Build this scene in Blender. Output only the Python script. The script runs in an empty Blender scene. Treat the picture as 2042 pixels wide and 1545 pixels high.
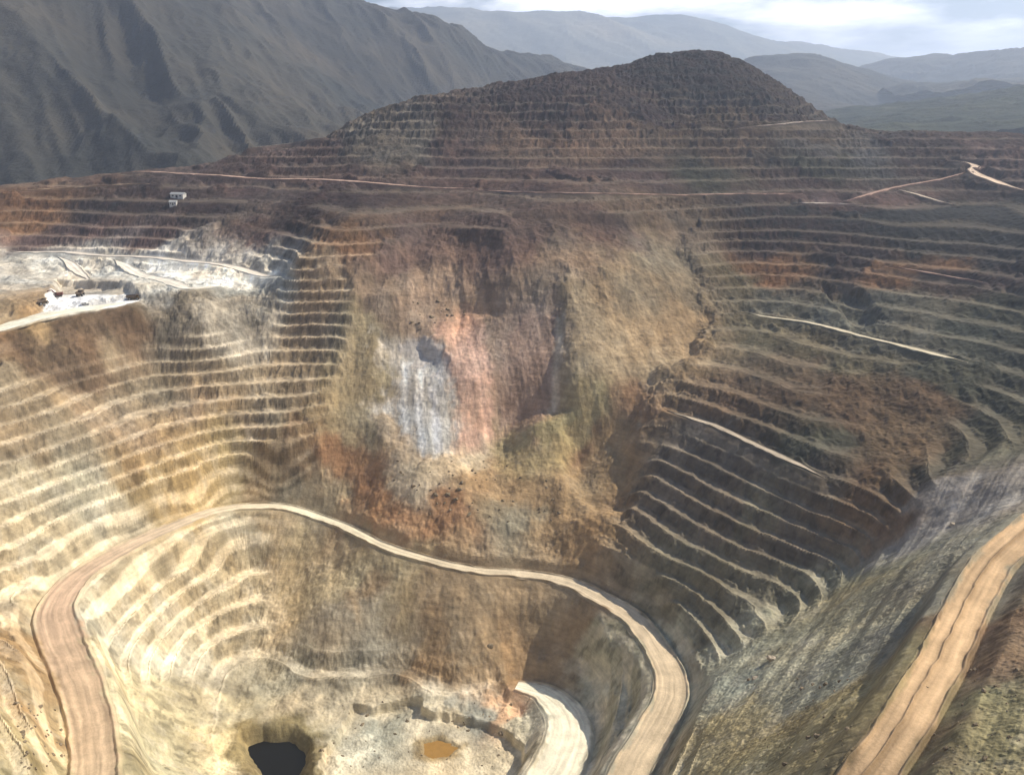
import bpy, math, random
import numpy as np
from mathutils import Vector, Matrix

rnd = random.Random(7)
R = math.radians
sc = bpy.context.scene
COL = sc.collection

# ------------------------------------------------------------------ camera, sky, sun, exposure
CAMZ = 330.0                       # camera height above the world's zero level
F = 1699.0; UC = 1021.0; VC = 772.5
PITCH = R(18.6)
cd = bpy.data.cameras.new('camera'); cam = bpy.data.objects.new('camera', cd); COL.objects.link(cam)
cam.location = (0, 0, CAMZ); cam.rotation_euler = (R(90) - PITCH, 0, 0)
cd.sensor_width = 36; cd.lens = 36 * F / 2042; cd.clip_start = .5; cd.clip_end = 80000
sc.camera = cam
SUN_AZ, SUN_EL = R(69), R(42)      # azimuth measured from +Y towards +X
world = bpy.data.worlds.new('World'); sc.world = world; world.use_nodes = True
wn, wl = world.node_tree.nodes, world.node_tree.links
wn.clear()
w_out = wn.new('ShaderNodeOutputWorld'); w_bg = wn.new('ShaderNodeBackground')
w_sky = wn.new('ShaderNodeTexSky'); w_sky.sky_type = 'NISHITA'; w_sky.sun_disc = False
w_sky.sun_elevation = SUN_EL; w_sky.sun_rotation = SUN_AZ; w_sky.altitude = 1500
w_sky.air_density = 1.0; w_sky.dust_density = 1.5; w_sky.ozone_density = 1.5
w_bg.inputs['Strength'].default_value = 0.065
w_tc = wn.new('ShaderNodeTexCoord'); w_mp = wn.new('ShaderNodeMapping')
w_mp.inputs['Scale'].default_value = (1.6, 1.6, 7.0); w_mp.inputs['Location'].default_value = (.35, .1, .25)
w_no = wn.new('ShaderNodeTexNoise'); w_no.inputs['Scale'].default_value = 2.2; w_no.inputs['Detail'].default_value = 7
w_no.inputs['Roughness'].default_value = .55
w_cr = wn.new('ShaderNodeValToRGB'); w_cr.color_ramp.elements[0].position = .43; w_cr.color_ramp.elements[1].position = .58
w_mx = wn.new('ShaderNodeMix'); w_mx.data_type = 'RGBA'
w_mx.inputs[7].default_value = (42, 41, 43, 1)   # lit cloud, on the sky's own scale
wl.new(w_tc.outputs['Generated'], w_mp.inputs[0]); wl.new(w_mp.outputs[0], w_no.inputs['Vector'])
wl.new(w_no.outputs['Fac'], w_cr.inputs[0]); 
w_sx = wn.new('ShaderNodeSeparateXYZ'); wl.new(w_tc.outputs['Generated'], w_sx.inputs[0])
w_lo = wn.new('ShaderNodeMapRange'); w_lo.inputs[1].default_value = .24; w_lo.inputs[2].default_value = .10
wl.new(w_sx.outputs['Z'], w_lo.inputs[0])
w_mu = wn.new('ShaderNodeMath'); w_mu.operation = 'MULTIPLY'; wl.new(w_cr.outputs[0], w_mu.inputs[0]); wl.new(w_lo.outputs[0], w_mu.inputs[1])
wl.new(w_mu.outputs[0], w_mx.inputs[0])
wl.new(w_sky.outputs[0], w_mx.inputs[6]); wl.new(w_mx.outputs[2], w_bg.inputs[0]); wl.new(w_bg.outputs[0], w_out.inputs[0])
sd = bpy.data.lights.new('sun', 'SUN'); sun = bpy.data.objects.new('sun', sd); COL.objects.link(sun)
sd.energy = 4.8; sd.angle = R(.6); sd.color = (1, .90, .74)
sv = Vector((math.sin(SUN_AZ) * math.cos(SUN_EL), math.cos(SUN_AZ) * math.cos(SUN_EL), math.sin(SUN_EL)))
sun.rotation_euler = sv.to_track_quat('Z', 'Y').to_euler()
sc.view_settings.view_transform = 'Standard'; sc.view_settings.look = 'None'
sc.view_settings.exposure = 0.5; sc.view_settings.gamma = 1
sc.cycles.volume_bounces = 2
sc.cycles.use_denoising = True; sc.cycles.denoising_prefilter = 'ACCURATE'

# ------------------------------------------------------------------ numeric helpers
def hash2(ix, iy, s):
    h = (ix.astype(np.int64) * 374761393 + iy.astype(np.int64) * 668265263 + s * 1442695041) & 0xffffffff
    h = ((h ^ (h >> 13)) * 1274126177) & 0xffffffff
    return ((h ^ (h >> 16)) & 0xffff).astype(np.float32) / 65535.0
def vnoise(x, y, s=0):
    ix = np.floor(x); iy = np.floor(y)
    fx = (x - ix).astype(np.float32); fy = (y - iy).astype(np.float32)
    fx = fx * fx * fx * (fx * (fx * 6 - 15) + 10); fy = fy * fy * fy * (fy * (fy * 6 - 15) + 10)
    a = hash2(ix, iy, s); b = hash2(ix + 1, iy, s); c = hash2(ix, iy + 1, s); d = hash2(ix + 1, iy + 1, s)
    return ((a + (b - a) * fx) * (1 - fy) + (c + (d - c) * fx) * fy) * 2 - 1
def fbm(x, y, scale, octs=4, s=0, gain=.5, ridged=False):
    o = np.zeros(x.shape, np.float32); amp = 1.; tot = 0.
    for k in range(octs):
        ca, sa = math.cos(.6 * k + s), math.sin(.6 * k + s)
        q = 2.03 ** k / scale
        n = vnoise((x * ca - y * sa) * q + 17.3 * k, (x * sa + y * ca) * q - 9.1 * k, s * 7 + k)
        if ridged: n = 1 - 2 * np.abs(n)
        o += n * amp; tot += amp; amp *= gain
    return o / tot * 1.6
def sstep(a, b, x):
    t = np.clip((x - a) / (b - a), 0, 1); return t * t * (3 - 2 * t)

def ray(u, v):
    a = (u - UC) / F; b = (v - VC) / F
    return np.array((a, math.cos(PITCH) - b * math.sin(PITCH), -math.sin(PITCH) - b * math.cos(PITCH)))
def pz(u, v, z):                   # point of the ray through a pixel at height z below the camera
    d = ray(u, v); return d * (z / d[2])
def py(u, v, y):                   # ... at forward distance y
    d = ray(u, v); return d * (y / d[1])

class TPS:
    def __init__(s, P, smooth=.002):
        P = np.array(P, float); s.c = P[:, :2] / 300.; n = len(P)
        K = s.k(np.linalg.norm(s.c[:, None] - s.c[None], axis=2)) + np.eye(n) * smooth
        A = np.zeros((n + 3, n + 3)); A[:n, :n] = K
        A[:n, n] = 1; A[:n, n + 1:] = s.c; A[n:, :n] = A[:n, n:].T
        s.w = np.linalg.solve(A, np.append(P[:, 2], (0, 0, 0)))
    @staticmethod
    def k(r): return r * r * np.log(np.maximum(r, 1e-6))
    def __call__(s, x, y):
        x = np.asarray(x, float); y = np.asarray(y, float); sh = x.shape
        x = x.ravel() / 300.; y = y.ravel() / 300.; out = np.empty(x.shape)
        for i in range(0, len(x), 40000):
            r = np.hypot(x[i:i + 40000, None] - s.c[:, 0], y[i:i + 40000, None] - s.c[:, 1])
            out[i:i + 40000] = s.k(r) @ s.w[:-3] + s.w[-3] + s.w[-2] * x[i:i + 40000] + s.w[-1] * y[i:i + 40000]
        return out.reshape(sh)

class Grid2:                       # macro surface tabulated on a regular grid, bilinear lookup
    def __init__(s, f, x0, x1, y0, y1, step):
        s.x0, s.y0, s.h = x0, y0, step
        xs = np.arange(x0, x1 + step, step); ys = np.arange(y0, y1 + step, step)
        s.X, s.Y = np.meshgrid(xs, ys); s.Z = f(s.X, s.Y)
    def __call__(s, x, y):
        fx = np.clip((np.asarray(x, float) - s.x0) / s.h, 0, s.Z.shape[1] - 1.001)
        fy = np.clip((np.asarray(y, float) - s.y0) / s.h, 0, s.Z.shape[0] - 1.001)
        i = fx.astype(int); j = fy.astype(int); fx = fx - i; fy = fy - j
        Z = s.Z
        return (Z[j, i] * (1 - fx) + Z[j, i + 1] * fx) * (1 - fy) + (Z[j + 1, i] * (1 - fx) + Z[j + 1, i + 1] * fx) * fy

# ------------------------------------------------------------------ the pit: measured points of the undisturbed form
PTS = []
def L(z, *uv):
    for u, v in uv: PTS.append(pz(u, v, z))
def Y(y, *uv):
    for u, v in uv: PTS.append(py(u, v, y))
def W(*xyz):
    for p in xyz: PTS.append(np.array(p, float))
# ring road
L(-232, (190, 1517)); L(-236, (150, 1330)); L(-240, (110, 1210)); L(-244, (250, 1090)); L(-248, (450, 1012)); L(-250, (520, 1005))
L(-252, (620, 1018)); L(-256, (760, 1085)); L(-260, (950, 1133)); L(-262, (1130, 1155)); L(-262, (1200, 1190)); L(-260, (1330, 1320))
L(-260, (1345, 1380)); L(-262, (1265, 1517))
# pit floor and inner slopes
L(-302, (450, 1420), (560, 1400), (700, 1370), (800, 1400), (1000, 1400), (900, 1500), (700, 1500), (480, 1500), (1000, 1540))
L(-300, (800, 1345), (560, 1325), (1000, 1362)); L(-299, (1095, 1375)); L(-291, (1160, 1450)); L(-286, (1110, 1540)); L(-301, (1050, 1480))
L(-286, (1190, 1380)); L(-276, (1250, 1300)); L(-278, (1225, 1450)); L(-280, (650, 1230), (950, 1260))
L(-275, (280, 1330), (330, 1240), (450, 1160)); L(-262, (300, 1180), (200, 1290), (420, 1090)); L(-290, (400, 1280), (360, 1400), (330, 1517))
L(-262, (240, 1450))
# left wall
L(-165, (22, 790), (130, 745)); L(-168, (300, 715), (500, 695), (600, 690))
L(-178, (22, 850), (200, 780), (400, 745), (610, 735)); L(-188, (22, 905), (200, 840), (400, 790), (600, 775))
L(-200, (22, 965), (200, 900), (400, 842), (590, 825)); L(-215, (22, 1060), (180, 980), (350, 920), (550, 890))
L(-228, (60, 1120), (250, 1020), (400, 965), (530, 940)); L(-236, (22, 1180))
# platform above the left wall
L(-136, (22, 645), (150, 625), (260, 612)); L(-133, (400, 590)); L(-130, (550, 556)); L(-148, (150, 680), (400, 650), (560, 625))
L(-131, (22, 560), (200, 560)); L(-127, (350, 530), (480, 540)); L(-122, (22, 505), (200, 503), (400, 515))
L(-104, (22, 445), (200, 450), (400, 460)); L(-110, (600, 510)); L(-140, (650, 600)); L(-88, (22, 398), (200, 400), (500, 410), (700, 430))
# left rim and behind it
Y(815, (22, 383)); Y(850, (150, 362)); Y(880, (300, 338)); Y(900, (400, 330)); Y(930, (480, 297)); Y(945, (640, 272)); Y(965, (690, 242))
Y(985, (790, 196)); Y(1000, (870, 180)); Y(1020, (1000, 160)); Y(1050, (1120, 131)); Y(1110, (1290, 106)); Y(1140, (1440, 106))
Y(1110, (1530, 142)); Y(1070, (1600, 190)); Y(1040, (1670, 240)); Y(960, (1800, 250)); Y(940, (2004, 258))
Y(835, (300, 372), (500, 372)); Y(860, (700, 330), (900, 330)); Y(905, (800, 270), (1000, 265)); Y(950, (1000, 210), (1200, 200)); Y(1020, (1200, 150), (1440, 150))
Y(980, (1400, 200)); Y(900, (1300, 270), (1500, 265)); Y(845, (1300, 330), (1600, 330)); Y(880, (1800, 300)); Y(850, (2004, 300))
# slide
L(-82, (1000, 402), (1300, 402)); L(-94, (850, 440), (1000, 452)); L(-97, (1300, 450)); L(-133, (880, 570), (1010, 580)); L(-117, (1200, 530))
L(-157, (760, 660)); L(-157, (840, 655)); L(-153, (1000, 650)); L(-179, (820, 745)); L(-175, (960, 740)); L(-150, (1250, 640)); L(-200, (830, 830)); L(-198, (960, 820)); L(-196, (1080, 820))
L(-224, (850, 930)); L(-218, (1000, 880)); L(-214, (1130, 880)); L(-213, (1190, 900)); L(-226, (1100, 950)); L(-232, (700, 940)); L(-236, (900, 1000)); L(-239, (1150, 1040)); L(-205, (680, 830)); L(-168, (720, 700)); L(-178, (1150, 760))
L(-238, (1000, 1010)); L(-251, (950, 1090)); L(-254, (1120, 1100)); L(-128, (760, 560))
# right wall
L(-248, (1225, 1145), (1430, 1275)); L(-234, (1250, 1030), (1510, 1215)); L(-218, (1300, 955), (1500, 1060), (1650, 1140)); L(-205, (1320, 890), (1520, 980))
L(-190, (1330, 815), (1640, 945)); L(-176, (1390, 760), (1600, 830)); L(-150, (1480, 620), (1700, 665), (1930, 720))
L(-168, (1420, 715)); L(-170, (1750, 800)); L(-132, (1480, 550), (1800, 590)); L(-115, (1460, 490), (1700, 505), (1950, 530)); L(-97, (1460, 440), (1800, 450)); L(-84, (1500, 400), (1750, 400), (2004, 400))
L(-68, (1600, 350), (1900, 352)); L(-152, (2000, 745)); L(-138, (2030, 660))
# ravine and the near flank on the right
L(-252, (1440, 1300)); L(-238, (1560, 1225)); L(-222, (1670, 1150)); L(-199, (1700, 1020)); L(-181, (1770, 890)); L(-166, (2000, 900)); L(-174, (1890, 960))
L(-163, (2010, 1000)); L(-150, (2004, 1090)); L(-151, (1900, 1240)); L(-151, (1800, 1390)); L(-152, (1690, 1517)); L(-185, (1800, 1130)); L(-200, (1700, 1220))
L(-218, (1560, 1330)); L(-200, (1600, 1420)); L(-180, (1600, 1500)); L(-240, (1430, 1400)); L(-232, (1400, 1517)); L(-165, (1700, 1400)); L(-172, (1800, 1250))
L(-146, (2030, 1250)); L(-145, (1950, 1400)); L(-144, (1900, 1517))
# near left flank
L(-226, (22, 1300)); L(-218, (22, 1420)); L(-214, (60, 1520))
# around and behind the camera
W((-330, 250, -175), (-330, 100, -110), (-180, 120, -150), (0, 120, -230), (0, 220, -290), (60, 60, -110), (-100, 30, -90), (0, -40, -30), (0, 0, -22), (60, 10, -26),
  (120, 60, -75), (200, 120, -80), (300, 250, -95), (400, 350, -100), (420, 500, -90), (480, 650, -70), (300, 0, -20), (-200, -50, -60), (-500, 300, -80), (-450, 500, -110),
  (-500, 700, -90), (-700, 500, -60), (-600, 0, -40), (600, 0, -10), (0, -500, -20), (-600, -500, -30), (600, -500, 0), (700, 500, -40), (-700, 1000, -120), (700, 900, -60),
  (-500, 1050, -125), (-250, 1080, -115), (-100, 1180, -80), (100, 1260, -50), (350, 1300, -45), (500, 1200, -80), (650, 1150, -90), (-700, 1400, -160), (0, 1500, -150), (700, 1500, -150), (1200, 800, -60), (-1200, 800, -120), (-1200, -600, -60), (1200, -600, 0))
macro0 = TPS(PTS)
G = Grid2(macro0, -1420, 1420, -1420, 1520, 5.0)

def at(u, v, tmin=60, tmax=1700):  # first place on the macro surface seen through a pixel
    d = ray(u, v); t = np.arange(tmin, tmax, 1.5)
    f = t * d[2] - G(t * d[0], t * d[1])
    k = np.where((f[:-1] > 0) & (f[1:] <= 0))[0]
    if len(k) == 0:
        k = [int(np.argmin(np.abs(f)))]
    tt = t[k[0]]; return np.array((d[0] * tt, d[1] * tt))
def path(pts, step=3.0):           # smooth curve through pixel points, in plan
    P = np.array([at(u, v) for u, v in pts])
    return catmull(P, step)
def catmull(P, step):
    Q = np.vstack((2 * P[0] - P[1], P, 2 * P[-1] - P[-2])); out = []
    for i in range(1, len(Q) - 2):
        n = max(2, int(np.linalg.norm(Q[i + 1] - Q[i]) / step))
        for k in range(n):
            t = k / n
            out.append(.5 * ((2 * Q[i]) + (-Q[i - 1] + Q[i + 1]) * t + (2 * Q[i - 1] - 5 * Q[i] + 4 * Q[i + 1] - Q[i + 2]) * t * t + (-Q[i - 1] + 3 * Q[i] - 3 * Q[i + 1] + Q[i + 2]) * t ** 3))
    out.append(P[-1]); return np.array(out)
def closed(P, step):
    n = len(P); Q = np.vstack((P[-3:], P, P[:3])); C_ = catmull(Q, step); d0 = np.argmin(np.hypot(*(C_ - P[0]).T)[:len(C_) // 2]); d1 = len(C_) - 1 - np.argmin(np.hypot(*(C_[::-1] - P[0]).T)[:len(C_) // 2]); return C_[d0:d1]
def smooth1(a, n):
    k = np.hanning(2 * n + 3)[1:-1]; k /= k.sum()
    p = np.concatenate((np.full(n, a[0]), a, np.full(n, a[-1]))); return np.convolve(p, k, 'valid')
def poly_sd(P, x, y):              # signed distance to a polygon, positive inside
    d = np.full(x.shape, 1e9); ins = np.zeros(x.shape, bool); n = len(P)
    for i in range(n):
        ax, ay = P[i]; bx, by = P[(i + 1) % n]
        ex, ey = bx - ax, by - ay; t = np.clip(((x - ax) * ex + (y - ay) * ey) / (ex * ex + ey * ey + 1e-9), 0, 1)
        d = np.minimum(d, np.hypot(x - ax - t * ex, y - ay - t * ey))
        c = (ay > y) != (by > y); ins ^= c & (x < (bx - ax) * (y - ay) / (by - ay + 1e-12) + ax)
    return np.where(ins, d, -d)
def poly(*uv): return np.array([at(u, v) for u, v in uv])

# ------------------------------------------------------------------ roads: centre line in plan, half width, tint
ROADS = []
def road(name, pts, w, col, berm=1.0, sm=8, lift=0.0, spec=None):
    c = path(pts, 2.5); z = smooth1(G(c[:, 0], c[:, 1]), sm) + lift
    wv = np.interp(np.linspace(0, 1, len(c)), np.linspace(0, 1, len(w)), w)
    ROADS.append(dict(name=name, c=c, z=z, w=wv, col=col, berm=berm, spec=spec))
BUFF = (.56, .41, .26); CREAM = (.66, .58, .42); PINK = (.42, .28, .22)
road('ring', [(185, 1600), (188, 1517), (178, 1430), (148, 1330), (116, 1255), (112, 1205), (155, 1148), (250, 1090), (360, 1043), (450, 1014), (525, 1005), (600, 1015), (680, 1045),
              (760, 1085), (850, 1115), (950, 1133), (1050, 1141), (1130, 1156), (1200, 1192), (1275, 1245), (1328, 1318), (1340, 1380), (1308, 1450), (1262, 1530), (1235, 1600)],
     [8, 8, 8.5, 9.5, 7, 6, 4.5, 3.6, 3.6, 3.6, 4, 6.5, 7, 7.5, 8], [(.60, .45, .29), (.56, .41, .27), (.56, .40, .28), (.58, .47, .34), (.78, .70, .52), (.66, .56, .40), (.60, .50, .36), (.60, .48, .33), (.6, .48, .33)], .9, 14)
road('ramp', [(1500, 1790), (1600, 1660), (1690, 1560), (1790, 1450), (1870, 1330), (1925, 1220), (1970, 1140), (2020, 1080), (2080, 1030)], [5.6, 5.6, 5.8, 6, 6], (.60, .42, .25), 1.1, 20, spec='double')
road('floor', [(1030, 1362), (1085, 1380), (1128, 1418), (1136, 1465), (1110, 1530), (1072, 1600)], [4, 9, 10.5, 11, 11], (.80, .74, .58), .5, 12)
road('bench', [(1478, 618), (1600, 640), (1720, 668), (1820, 692), (1930, 720)], [2.2, 2.6, 3.2], CREAM, .3)
road('bench', [(1330, 816), (1420, 845), (1500, 880), (1580, 918), (1645, 948)], [2.2, 2.4, 2.4], (.5, .42, .32), .3)
road('bench', [(250, 343), (400, 347), (560, 356), (760, 366), (950, 374)], [3, 4, 3], (.55, .38, .30), .3)
road('bench', [(950, 378), (1150, 384), (1400, 388), (1600, 385)], [2.5, 2.5], PINK, .3)
road('bench', [(0, 384), (120, 375), (300, 366)], [2.5, 2.5], (.48, .36, .25), .3)
road('bench', [(1590, 402), (1650, 405), (1710, 407)], [4, 4], (.7, .6, .52), .3)
road('bench', [(1770, 372), (1830, 388), (1900, 408)], [3, 3], (.55, .46, .36), .3)
road('bench', [(1470, 257), (1560, 247), (1665, 241)], [3, 3.5], (.5, .42, .36), .3)
road('bench', [(1900, 318), (1945, 328), (1940, 342), (1975, 356), (2040, 378)], [4, 6, 4], (.72, .56, .42), .3)
road('bench', [(1690, 400), (1800, 370), (1930, 340)], [2.5, 2.5], PINK, .3)
road('bench', [(1770, 530), (1850, 543), (1960, 560)], [2, 2], PINK, .3)
road('bench', [(500, 291), (580, 280), (650, 272)], [3, 3], (.5, .43, .36), .3)
road('plat', [(-60, 672), (30, 645), (120, 622), (200, 610), (250, 600)], [6, 7, 8, 8], (.85, .80, .64), .3)
road('plat', [(110, 508), (140, 525), (175, 555)], [4, 5], (.78, .70, .60), .6)
road('plat', [(225, 512), (250, 530), (300, 553), (370, 572), (430, 572)], [4, 6, 6], (.80, .74, .64), .6)
road('plat', [(22, 500), (150, 503), (350, 518), (460, 530), (560, 545)], [3.5, 3.5, 4.5], (.74, .66, .56), .4)

# ------------------------------------------------------------------ shapes cut into or heaped on the form
CUTS = [
    (poly((1140, 870), (1190, 810), (1270, 800), (1285, 900), (1235, 1000), (1160, 990), (1130, 930)), -13., 24., 3.),
    (poly((760, 650), (830, 650), (900, 690), (920, 585), (960, 570), (1120, 570), (1120, 800), (1010, 845), (925, 895), (830, 925), (775, 880), (755, 760)), -6., 20., 3.),  # polygon, depth change, edge width, noise of the edge
    (poly((120, 556), (255, 560), (275, 585), (262, 612), (200, 622), (60, 630), (70, 600), (110, 580)), -6.0, 5., 2.),
    (poly((690, 1407), (745, 1415), (790, 1398), (830, 1390), (860, 1412), (900, 1428), (950, 1445), (1010, 1452), (1030, 1475), (1060, 1600), (640, 1620), (650, 1480), (672, 1440)), -4.2, 3.0, 4.0),
    (poly((484, 1456), (530, 1446), (578, 1452), (606, 1478), (610, 1540), (590, 1600), (550, 1590), (512, 1530), (490, 1485)), -9.0, 9., 1.5),
    (poly((845, 1465), (875, 1458), (900, 1462), (914, 1475), (898, 1490), (865, 1494), (846, 1484)), -1.8, 4., 1.2),
    (poly((1640, 560), (1700, 560), (1760, 640), (1700, 650)), -6., 8., 4.),
]
SLIDE = poly((800, 452), (860, 438), (1000, 455), (1010, 418), (1250, 424), (1400, 414), (1408, 440), (1375, 480), (1405, 540), (1430, 630), (1415, 715), (1345, 745), (1330, 795), (1285, 825),
             (1292, 905), (1240, 1000), (1215, 1070), (1205, 1170), (1130, 1350), (900, 1348), (780, 1325), (560, 1320), (505, 1285), (522, 1100), (532, 1050), (540, 985), (600, 925), (690, 610), (760, 490))
NOBENCH = [poly((22, 505), (560, 545), (560, 680), (300, 705), (22, 740)), poly((240, 1350), (420, 1330), (420, 1600), (200, 1600)),
           poly((1395, 1335), (1450, 1300), (1580, 1230), (1700, 1130), (1800, 1000), (2000, 880), (2090, 900), (2090, 1700), (1340, 1700)),
           poly((1720, 800), (1830, 770), (1900, 800), (1880, 880), (1790, 930), (1720, 960), (1690, 900))]

SCREE = poly((760, 650), (830, 650), (900, 690), (920, 585), (960, 580), (1130, 590), (1110, 800), (1010, 845), (925, 895), (830, 925), (775, 880), (755, 760))
def base_height(x, y, fine=True):
    """height below the camera and the bench/tread share, for plan positions"""
    z = G(x, y)
    e = 4.0
    gx = (G(x + e, y) - G(x - e, y)) / (2 * e); gy = (G(x, y + e) - G(x, y - e)) / (2 * e)
    sl = np.hypot(gx, gy)
    n_big = fbm(x, y, 90, 3, 3); n_mid = fbm(x, y, 22, 3, 4); n_sm = fbm(x, y, 6, 3, 5)
    n_tiny = fbm(x, y, 2.2, 2, 6)
    sd = poly_sd(SLIDE, x + 5 * n_mid + 2 * n_sm, y + 5 * n_big)
    slide = sstep(-5, 10, sd)
    nob = np.zeros(x.shape)
    for P in NOBENCH: nob = np.maximum(nob, sstep(-8, 10, poly_sd(P, x + 4 * n_mid, y + 4 * n_mid)))
    m = (1 - slide) * (1 - nob) * np.where(z > -100, sstep(.07, .15, sl), sstep(.10, .24, sl)) * sstep(-310, -296, z)
    m = m * sstep(-1.0, -.55, n_big - .6 * sstep(.0, .9, n_mid)) * (1 - .75 * sstep(-70, -40, z) * sstep(.0, .5, n_big)) * (1 - .8 * sstep(2, 26, z))
    hi = z > -105; hl = 7.2 - .6 * sstep(-20, 70, x); h = np.where(hi, 8.6, hl)
    p = (z + 105) / h + .14 * n_big + .07 * n_mid + .04 * n_sm
    fl = np.floor(p); f = p - fl
    w = .46 + .10 * n_mid
    g = sstep(0, 1, np.clip((f - w) / (1 - w), 0, 1)) * .2 + .8 * np.clip((f - w) / (1 - w), 0, 1)
    tread = np.maximum(1 - sstep(w - .04, w + .10, f), sstep(.95, 1.0, f)) * m
    berm = .55 * np.exp(-((f - .035) / .03) ** 2)           # windrow along the crest
    pq = fl + g * .94 + .06 * f; zt = np.where(pq > 0, -105 + pq * 8.6, -105 + pq * hl) - .14 * h * n_big - .07 * h * n_mid - .02 * h * n_sm
    heap = .95 * np.exp(-((f - w) / .075) ** 2) * np.clip(.45 + n_sm + .6 * n_mid, 0, 1.4)   # rubble at the toe of each face
    z = z + (zt + berm + heap - z) * m
    face = (1 - tread)
    # ribs and gullies on the faces, rubble everywhere
    rib = fbm(x * 1.0, y * .6, 5.5, 3, 8, ridged=True)
    z = z + (.65 * rib + .30 * n_tiny) * face * m * np.clip(sl * 2, 0, 1)
    z = z + (1.6 * n_mid + .8 * n_sm + .35 * n_tiny) * (1 - m) * (1 - .75 * slide) * (1 - .6 * sstep(-8, 12, poly_sd(NOBENCH[2], x, y))) * sstep(.05, .3, sl + .12)
    z = z + (.4 * n_sm + .15 * n_tiny) * m * (1 - face)
    z = z + .16 * fbm(x, y, .9, 2, 16) * (1 - sstep(330, 420, np.hypot(x, y)))
    # bedding exposed on the near flank runs along the hill
    flank = sstep(-8, 12, poly_sd(NOBENCH[2], x, y))
    fs = fbm((x * .748 - y * .663), (x * .663 + y * .748) * .10, 7.5, 4, 18, ridged=True)
    fb = fbm((x * .748 - y * .663), (x * .663 + y * .748) * .22, 22., 3, 19)
    z = z + flank * (.55 * fs + 2.4 * fb)
    # slide: chutes that run down the slope, lumpy debris below the scarp
    L_ = np.hypot(gx, gy) + 1e-3
    across = x * .97 + .18 * y
    chute = fbm(across * 1.0, y * .16, 16, 4, 11, ridged=True)
    lump = fbm(x, y, 38, 4, 12, gain=.42); lump2 = fbm(x, y, 7, 3, 13)
    up = sstep(-215, -185, z)                             # scarp above, debris below
    low = 1 - sstep(-262, -250, z)
    z = z - 6 * sstep(0, 15, sd) * up
    scree = sstep(-5, 7, poly_sd(SCREE, x + 3 * n_mid, y + 3 * n_mid))
    up = up * (1 - .82 * scree)
    z = z + scree * (.35 * fbm(across, y * .08, 5, 3, 17))
    z = z + slide * (up * (.45 * chute + 2.4 * lump + .25 * lump2) + (1 - np.maximum(up, scree)) * (1 - low) * (3.2 * lump + .35 * lump2) + low * (.18 * chute + .25 * lump2 * .6))
    z = z + slide * .16 * n_tiny
    # crags at the head of the slide
    crag = sstep(-150, -135, z) * slide * (1 - sstep(-98, -84, z))
    z = z + crag * (1.3 * fbm(x, y, 20, 4, 14, ridged=True))
    # beyond the rim: hill flanks
    far = sstep(850, 1000, y)
    z = z - 6.5 * far + far * (3.5 * fbm(x, y, 70, 4, 15) + 1.5 * rib)
    return z, tread, slide, sl, up, low, n_mid, n_sm, lump

def surface(x, y):
    z, tread, slide, sl, up, low, n_mid, n_sm, lump = base_height(x, y)
    for P, dz, ew, en in CUTS:
        bb = (x > P[:, 0].min() - 30) & (x < P[:, 0].max() + 30) & (y > P[:, 1].min() - 30) & (y < P[:, 1].max() + 30)
        if bb.any():
            s = poly_sd(P, x[bb] + en * n_mid[bb] + en * .5 * n_sm[bb], y[bb] + en * n_mid[bb])
            k = sstep(-ew * .5, ew * .5, s); z[bb] += dz * k
            if dz > -7 or dz < -20: pass
    on_road = np.zeros(x.shape)
    for r in ROADS:
        c, w, rz = r['c'], r['w'], r['z']
        bb = np.where((x > c[:, 0].min() - 40) & (x < c[:, 0].max() + 40) & (y > c[:, 1].min() - 40) & (y < c[:, 1].max() + 40))[0]
        if len(bb) == 0: continue
        bx, by = x[bb], y[bb]; bd = np.full(len(bb), 1e9); bz = np.zeros(len(bb)); bw = np.ones(len(bb))
        st = 2
        for i in range(0, len(c) - st, st):
            ax, ay = c[i]; ex, ey = c[i + st] - c[i]
            q = np.where((np.abs(bx - ax) < 44) & (np.abs(by - ay) < 44))[0]
            if len(q) == 0: continue
            t = np.clip(((bx[q] - ax) * ex + (by[q] - ay) * ey) / (ex * ex + ey * ey + 1e-9), 0, 1)
            d = np.hypot(bx[q] - ax - t * ex, by[q] - ay - t * ey); k = d < bd[q]; qq = q[k]
            bd[qq] = d[k]; bz[qq] = (rz[i] + (rz[i + st] - rz[i]) * t)[k]; bw[qq] = (w[i] + (w[i + st] - w[i]) * t)[k]
        wide = 4 + 12 * sstep(-45, 15, poly_sd(SLIDE, bx, by)); near = 1 - sstep(bw + wide, bw + wide * 2 + 4, bd); o_ = np.maximum(bd - bw * 1.18, 0)
        zc = np.clip(z[bb], bz - .4 - o_ * .73, bz - .4 + o_ * (.75 if r['name'] == 'floor' else 1.25))
        zc = zc + np.clip(o_ * .25, 0, 1) * (.7 * n_sm[bb] + .5 * n_mid[bb])
        z[bb] += (zc - z[bb]) * near
        on_road[bb] = np.maximum(on_road[bb], 1 - sstep(bw + .5, bw + 3.0, bd))
    return z, tread * (1 - on_road), slide, sl, up, low, n_mid, n_sm, lump, on_road

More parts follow.
